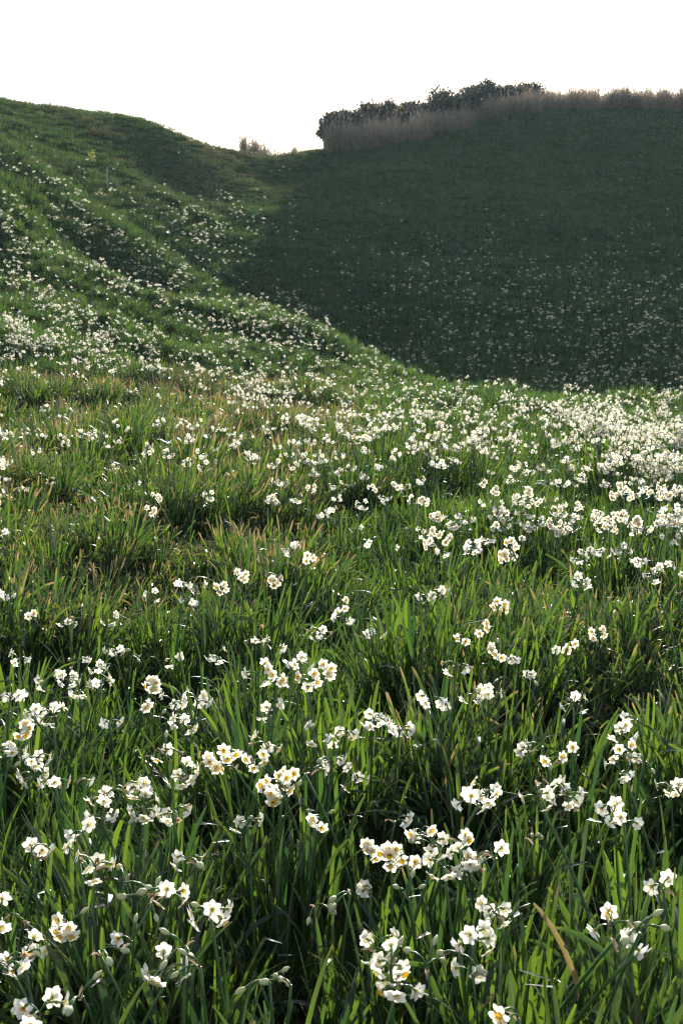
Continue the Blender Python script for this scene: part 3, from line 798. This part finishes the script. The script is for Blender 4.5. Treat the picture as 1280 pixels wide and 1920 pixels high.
for i, (p, q, code, near_list) in enumerate(indiv):
    if not ok[i]: continue
    rnd = random.Random(5000 + i)
    Y = float(hy[i])
    near = Y < 2.75
    yel = 'y' in code
    size = code[0]
    nb = {'s': rnd.choice([1, 2, 2]), 'm': rnd.choice([3, 4, 4]), 'b': rnd.choice([5, 6, 7]), 'u': 0}[size]
    nbud = {'s': rnd.choice([0, 0, 1]), 'm': rnd.choice([0, 0, 0, 1]), 'b': rnd.choice([0, 0, 1]), 'u': rnd.choice([2, 3, 3])}[size]
    if not near: nbud = min(nbud, 1)
    sm, top = STEMS[rnd.randrange(len(STEMS))]
    yaw = rnd.uniform(0, 2 * math.pi); ca, sa = math.cos(yaw), math.sin(yaw)
    s = float(ups[i]) / top.z
    off = Vector((ca * top.x - sa * top.y, sa * top.x + ca * top.y, top.z)) * s
    # heads hang a little around the tip: put the middle of the head on the ray
    bx, by = float(hx[i]) - off.x, float(hy[i]) - off.y
    bz = terr(bx, by)
    s = min(1.35, max(0.75, (float(hzv[i]) - bz) / top.z))
    root = bpy.data.objects.new('narcissus', None)
    root.empty_display_size = 0.05
    COL.objects.link(root)
    root.location = (bx, by, bz)
    words = [nums[nb] + (' white bloom' if nb == 1 else ' white blooms')] if nb else ['green closed buds']
    if nb and yel: words.append('yellow ' + ('cup' if nb == 1 else 'cups'))
    lab = 'narcissus, ' + ', '.join(words) + ', ' + place_words[i]
    tag(root, lab, 'narcissus', 'narcissus in flower in the meadow')
    link('stem', sm, root, Matrix.Rotation(yaw, 4, 'Z') @ Matrix.Scale(s, 4))
    T = Vector((off.x, off.y, top.z * s))
    FS = 1.0 if near else 1.06
    FS *= rnd.uniform(0.94, 1.10)
    angs = []
    for k in range(nb):
        if yel: a = -math.pi / 2 + rnd.uniform(-1.0, 1.0)
        else: a = (k * 2 * math.pi / nb + rnd.uniform(-0.5, 0.5) + i) if nb > 2 else math.pi / 2 + rnd.uniform(-1.6, 1.6)
        v = (k * 3 + rnd.randrange(2)) % len(PED)
        if yel: v = (0, 2, 6, 5)[(k + i) % 4]
        M = Matrix.Translation(T) @ Matrix.Rotation(a, 4, 'Z') @ Matrix.Rotation(rnd.uniform(-0.2, 0.2), 4, 'X') @ Matrix.Scale(FS, 4)
        if not yel and nb > 2 and rnd.random() < 0.07:
            link('flower', WILTED[v], root, M)['label'] = 'withered brown bloom'
        elif near:
            fl = link('flower', STALK[v], root, M)
            e, d = STALK_END[v]
            B = Matrix.Translation(e) @ frame_from_z(d, rnd.uniform(0, 1)).to_4x4()
            swept = rnd.uniform(-0.40, 0.12)
            for j in range(6):
                P = B @ Matrix.Translation((0, 0, 0.0007 * (j % 2))) @ Matrix.Rotation(j * math.pi / 3, 4, 'Z') @ Matrix.Rotation(swept + rnd.uniform(-0.12, 0.12), 4, 'Y') @ Matrix.Rotation(rnd.uniform(-0.2, 0.2), 4, 'X')
                link('petal', PETALS[rnd.randrange(4)], fl, P)
            link('cup', CUP if yel or rnd.random() < 0.12 else PALE, fl, B)
        else:
            me, cm = MIDFLOWER[v]
            fl = link('flower', me, root, M)
            if yel or k % 2 == 0: link('cup', CUP if yel else PALE, fl, cm)
    for k in range(nbud):
        a = rnd.uniform(0, 2 * math.pi)
        link('bud', BUDS[rnd.randrange(len(BUDS))], root, Matrix.Translation(T) @ Matrix.Rotation(a, 4, 'Z') @ Matrix.Scale(rnd.uniform(1.0, 1.25), 4))
    if near: link('sheath', SPATHE[rnd.randrange(3)], root, Matrix.Translation(T) @ Matrix.Rotation(rnd.uniform(0, 6.28), 4, 'Z'))
    for k in range(4 if near else 2):
        a = rnd.uniform(0, 2 * math.pi)
        link('leaf', LEAVES[rnd.randrange(len(LEAVES))], root, Matrix.Rotation(a, 4, 'Z') @ Matrix.Scale(rnd.uniform(0.85, 1.08), 4))

# the far blooms nobody could count
def umbel_mesh(k):
    rnd = random.Random(700 + k); mb = MB()
    st = [(0.02 * t * t * (k % 3 - 1), 0.02 * t * t, 0.40 * t) for t in (0, 0.35, 0.7, 1.0)]
    tube(mb, st, 0.0035, 4, 0, False)
    T = Vector(st[-1]); nb = rnd.choice([4, 5, 6, 8])
    for j in range(nb):
        f = MB(); e, d, R = full_flower(f, PED[(j * 3 + k) % len(PED)], rnd, 1)
        vs, fs = cup_geo(sides=5); f.add([R @ Vector(v) + e for v in vs], fs, mi=3)
        A = Matrix.Translation(T) @ Matrix.Rotation(j * 2 * math.pi / nb + rnd.uniform(-0.4, 0.4), 4, 'Z') @ Matrix.Scale(1.1, 4)
        b = len(mb.v)
        mb.v += [tuple(A @ Vector(v)) for v in f.v]; mb.tt += f.tt; mb.rn += f.rn
        mb.f += [tuple(q + b for q in ff) for ff in f.f]; mb.mi += f.mi
    return mb.mesh('far_bloom', [M_STEM, M_TUBE, M_PETAL, M_PALECUP if k % 3 else M_CUP])
UMB = [umbel_mesh(k) for k in range(9)]
allp = np.vstack([rest, extra_px, extra_px2])
ux, uy, uz, ok = hit(allp[:, 0], allp[:, 1], 0.36)
k = ok & (uy < crest_y(np.nan_to_num(ux)) - 0.5) & (uy > 3.2)
ux, uy = ux[k], uy[k]
nU = len(ux)
us = RNG.uniform(0.78, 1.08, nU)
scatter('narcissus_flowers', UMB, np.c_[ux, uy, hz(ux, uy)], tilt_euler(RNG.normal(0.05, 0.15, nU), RNG.normal(0, 0.15, nU), RNG.uniform(0, 6.28, nU)),
        np.c_[us * (1 + 0.45 * sstep(24, 48, uy)), us * (1 + 0.45 * sstep(24, 48, uy)), us * RNG.uniform(0.9, 1.15, nU)], RNG.integers(0, len(UMB), nU), {}, 'countless white narcissus flowers drifting over the far meadow and hillsides')

# ------------------------------------------------------------------ dry reeds along the crest of the right hill and in the notch
def reed_mesh(k, n, H, plume=0.5):
    rnd = random.Random(1300 + k); mb = MB()
    for i in range(n):
        a = rnd.uniform(0, 6.28); r = 0.22 * math.sqrt(rnd.random())
        h = H * rnd.uniform(0.65, 1.1); az = rnd.uniform(0, 6.28)
        tip = blade(mb, (r * math.cos(a), r * math.sin(a), -0.05), az, h, 0.012, rnd.uniform(0, 0.12), rnd.uniform(0.0, 0.35), 4, 0.0, rnd.random(), rnd.uniform(-1, 1), 3.0)
        for j in range(2):
            t = rnd.uniform(0.2, 0.75)
            blade(mb, (r * math.cos(a), r * math.sin(a), h * t * 0.95), rnd.uniform(0, 6.28), h * rnd.uniform(0.3, 0.5), 0.016, rnd.uniform(0.15, 0.5), rnd.uniform(0.6, 2.0), 4, 0.0, rnd.random(), 0, 3.0)
        if rnd.random() < plume:
            for j in range(4):
                blade(mb, (tip.x, tip.y, tip.z - 0.02), rnd.uniform(0, 6.28), rnd.uniform(0.10, 0.2), 0.012, 0.1, rnd.uniform(0.3, 1.2), 3, 0.0, rnd.random(), 0, 2.0, None, 1)
    return mb.mesh('reed_clump', [M_REED, M_PLUME])
REEDS = [reed_mesh(k, 16, 1.0) for k in range(8)]
REEDTALL = [reed_mesh(k + 20, 2, 1.5, 0.9) for k in range(3)]
rx, ry, rh, rv = [], [], [], []
px0 = RNG.uniform(612, 1420, 2300)
lowp = np.interp(px0, [612, 640, 760, 880, 1000, 1100, 1280, 1420], [283, 284, 268, 238, 207, 205, 208, 214])
bx_, by_, bz_, okk = hit(px0, lowp + 6, 0.0)
for q in range(len(px0)):
    yb = by_[q] if okk[q] else float(crest_y((px0[q] - 640) / FPX * 67.0))
    xb = (px0[q] - 640) / FPX * yb
    y_ = yb + RNG.uniform(0, 1) ** 0.8 * 4.6
    rx.append(xb + (y_ - yb) * (px0[q] - 640) / FPX); ry.append(y_)
    hh = np.interp(px0[q], [612, 700, 860, 980, 1280], [1.35, 1.12, 1.0, 1.12, 1.25]) * (1 + 0.30 * fbm(np.array([px0[q] / 22.0]), np.array([3.3]), 141, 2)[0] + 0.22 * fbm(np.array([px0[q] / 5.0]), np.array([7.3]), 143, 2)[0])
    rh.append(hh * RNG.uniform(0.7, 1.15) * (1 - 0.2 * (y_ - yb) / 4.6)); rv.append(RNG.integers(0, 8) if RNG.random() < 0.80 else RNG.integers(8, 11))
rx, ry, rh = np.array(rx), np.array(ry), np.array(rh)
nR = len(rx)
scatter('dry_reeds', REEDS + REEDTALL, np.c_[rx, ry, hz(rx, ry)], tilt_euler(RNG.normal(0.06, 0.12, nR), RNG.normal(-0.05, 0.12, nR), RNG.uniform(0, 6.28, nR)),
        np.c_[rh, rh, rh], np.array(rv), {}, 'band of dry brown reeds along the crest of the shaded hill')
q = 90
nxp = np.r_[RNG.uniform(455, 560, q)]
nyw = crest_y((nxp - 640) / FPX * 66) + RNG.uniform(0.5, 2.8, q); nxw = (nxp - 640) / FPX * nyw
ns = RNG.uniform(0.6, 1.5, q)
scatter('dry_reeds', REEDS + REEDTALL, np.c_[nxw, nyw, hz(nxw, nyw)], tilt_euler(RNG.normal(0, 0.1, q), RNG.normal(0, 0.1, q), RNG.uniform(0, 6.28, q)),
        np.c_[ns * 0.7, ns * 0.7, ns], RNG.integers(0, 11, q), {}, 'sparse dry reeds standing in the notch between the two hills')

# ------------------------------------------------------------------ shrubs on the crest
def shrub(px, py_top, py_bot, wpx, label, sd, dry=0.25, Yoff=0.5, leafm=None, leafs=(0.09, 0.19), n=9500):
    rnd = random.Random(sd)
    Y = float(crest_y((px - 640) / FPX * 66.0)) + 0.2 + Yoff * 0.9
    X = (px - 640) / FPX * Y
    zb = terr(X, Y)
    ztop = at(px, py_top - 8, Y)[2]
    H = max(0.5, ztop - zb); Rw = wpx * 1.6 / FPX * Y * 0.5
    root = bpy.data.objects.new('shrub', None); COL.objects.link(root); root.location = (X, Y, zb)
    tag(root, label, 'shrub', 'shrubs along the hill crest')
    lobes = [(rnd.uniform(-0.6, 0.6) * Rw, rnd.uniform(-0.5, 0.5) * Rw, H * rnd.choice((rnd.uniform(0.15, 0.45), rnd.uniform(0.45, 0.82), rnd.uniform(0.45, 0.82))), Rw * rnd.uniform(0.35, 0.65), H * rnd.uniform(0.16, 0.30)) for _ in range(12)]
    lobes.append((0, 0, H * 0.76, Rw * 0.5, H * 0.24))
    fb = MB()
    for i in range(n):
        lx, ly, lz, lr, lh = rnd.choice(lobes)
        v = Vector((rnd.gauss(0, 1), rnd.gauss(0, 1), rnd.gauss(0, 1))).normalized() * rnd.uniform(0.2, 1.05)
        c = Vector((lx + v.x * lr, ly + v.y * lr, max(0.03, lz + v.z * lh)))
        s = rnd.uniform(*leafs)
        R = Euler((rnd.uniform(0, 6.28), rnd.uniform(0, 6.28), rnd.uniform(0, 6.28))).to_matrix()
        vs = [c + R @ Vector(q) * s for q in ((-0.5, 0, 0), (0, -0.38, 0.08), (0.6, 0, 0), (0, 0.38, 0.08))]
        fb.add(vs, [(0, 1, 2, 3)], mi=1 if rnd.random() < dry + 0.15 else 0)
    link('foliage', fb.mesh('shrub_foliage', [leafm or M_SHRUB, M_SHRUBDRY]), root)
    for k in range(4):
        a = rnd.uniform(0, 6.28); e = Vector((math.cos(a) * Rw * 0.5, math.sin(a) * Rw * 0.4, H * 0.75))
        mb = MB(); tube(mb, [(0, 0, -0.05), e * 0.35 + Vector((0, 0, 0.05)), e * 0.7, e], [0.04, 0.03, 0.02, 0.009], 5)
        link('branch', mb.mesh('branch', [M_TWIG]), root)
    return root
shrub(628, 219, 280, 46, 'dark round shrub at the left end of the reed-topped crest', 1, 0.12, 0.1)
shrub(655, 220, 270, 44, 'low dark shrub just right of the crest\'s end shrub', 2, 0.25, 0.5)
shrub(718, 198, 250, 62, 'brownish shrub rising from the reeds, third along the crest', 3, 0.45, 1.2)
shrub(775, 196, 250, 60, 'dark shrub in the middle of the reed band on the crest', 4, 0.25, 1.2)
shrub(838, 178, 240, 80, 'wide shrub left of the tall pointed shrub on the crest', 5, 0.2, 1.3)
shrub(886, 164, 230, 46, 'tall pointed dark shrub among the crest reeds', 6, 0.12, 1.3)
shrub(928, 167, 215, 50, 'rounded brown-green shrub between the two tallest crest shrubs', 7, 0.35, 1.3)
shrub(966, 162, 212, 44, 'dark peaked shrub, last to the right along the crest', 8, 0.1, 1.3)
shrub(992, 178, 212, 34, 'small withered shrub beside the last peaked crest shrub', 9, 0.4, 1.3, n=1200)

# ------------------------------------------------------------------ sapling and stake on the left slope
sx, sy, sz, _ = hit(174, 318, 0.0)
X, Y = float(sx[0]), float(sy[0]); zb = terr(X, Y)
root = bpy.data.objects.new('sapling', None); COL.objects.link(root); root.location = (X, Y, zb); root.scale = (1.7, 1.7, 1.7)
tag(root, 'small lime-green sapling alone on the left slope', 'sapling')
rnd = random.Random(77); mb = MB()
tube(mb, [(0, 0, -0.05), (0.02, 0, 0.2), (-0.02, 0.01, 0.42)], [0.012, 0.009, 0.004], 5)
tube(mb, [(0.02, 0, 0.2), (0.10, 0.02, 0.30)], [0.006, 0.003], 4)
link('trunk', mb.mesh('trunk', [M_TWIG]), root)
mb = MB()
for i in range(90):
    c = Vector((rnd.gauss(0, 0.055), rnd.gauss(0, 0.055), rnd.uniform(0.2, 0.5)))
    R = Euler((rnd.uniform(-0.8, 0.8), rnd.uniform(-0.8, 0.8), rnd.uniform(0, 6.28))).to_matrix()
    s = rnd.uniform(0.035, 0.06)
    mb.add([c + R @ Vector(q) * s for q in ((-0.5, 0, 0), (0, -0.3, 0.06), (0.6, 0, 0), (0, 0.3, 0.06))], [(0, 1, 2, 3)])
link('crown', mb.mesh('sapling_crown', [M_LIME]), root)
sx, sy, sz, _ = hit(202, 358, 0.0)
X, Y = float(sx[0]), float(sy[0])
mb = MB()
tube(mb, [(0, 0, -0.1), (0.006, 0, 0.36), (0.02, 0, 0.94), (0.02, 0, 0.96)], [0.036, 0.034, 0.032, 0.02], 6)
tube(mb, [(0.014, 0, 0.72), (0.0145, 0, 0.77)], [0.039, 0.039], 6)
st = link('stake', mb.mesh('stake', [M_STAKE])); st.location = (X, Y, terr(X, Y))
tag(st, 'thin grey wooden stake standing below the lime sapling', 'stake')

# ------------------------------------------------------------------ thin scattering air added to lift the shaded hill, standing in for lens glare
zlo, zhi = float(ZZ.min()) - 1.0, float(max(ZZ.max(), 15.0)) + 6.0
hx0, hx1, hy0, hy1 = ax_[0] - 5, ax_[-1] + 5, ay_[0] - 5, ay_[-1] + 5
me = bpy.data.meshes.new('glare_veil')
me.from_pydata([(a, b, c) for c in (zlo, zhi) for b in (hy0, hy1) for a in (hx0, hx1)], [], [(0, 2, 3, 1), (4, 5, 7, 6), (0, 1, 5, 4), (2, 6, 7, 3), (0, 4, 6, 2), (1, 3, 7, 5)])
m, n, l = mat('glare_veil_air')
pv = n.new('ShaderNodeVolumePrincipled')
pv.inputs['Color'].default_value = (0.55, 0.86, 0.95, 1)
pv.inputs['Density'].default_value = 0.00017
pv.inputs['Anisotropy'].default_value = 0.45
o = n.new('ShaderNodeOutputMaterial'); l.new(pv.outputs[0], o.inputs['Volume'])
me.materials.append(m)
tag(link('glare_veil', me), 'thin pale veil of air added to lift the shaded hill like lens glare', None, None, 'stuff')
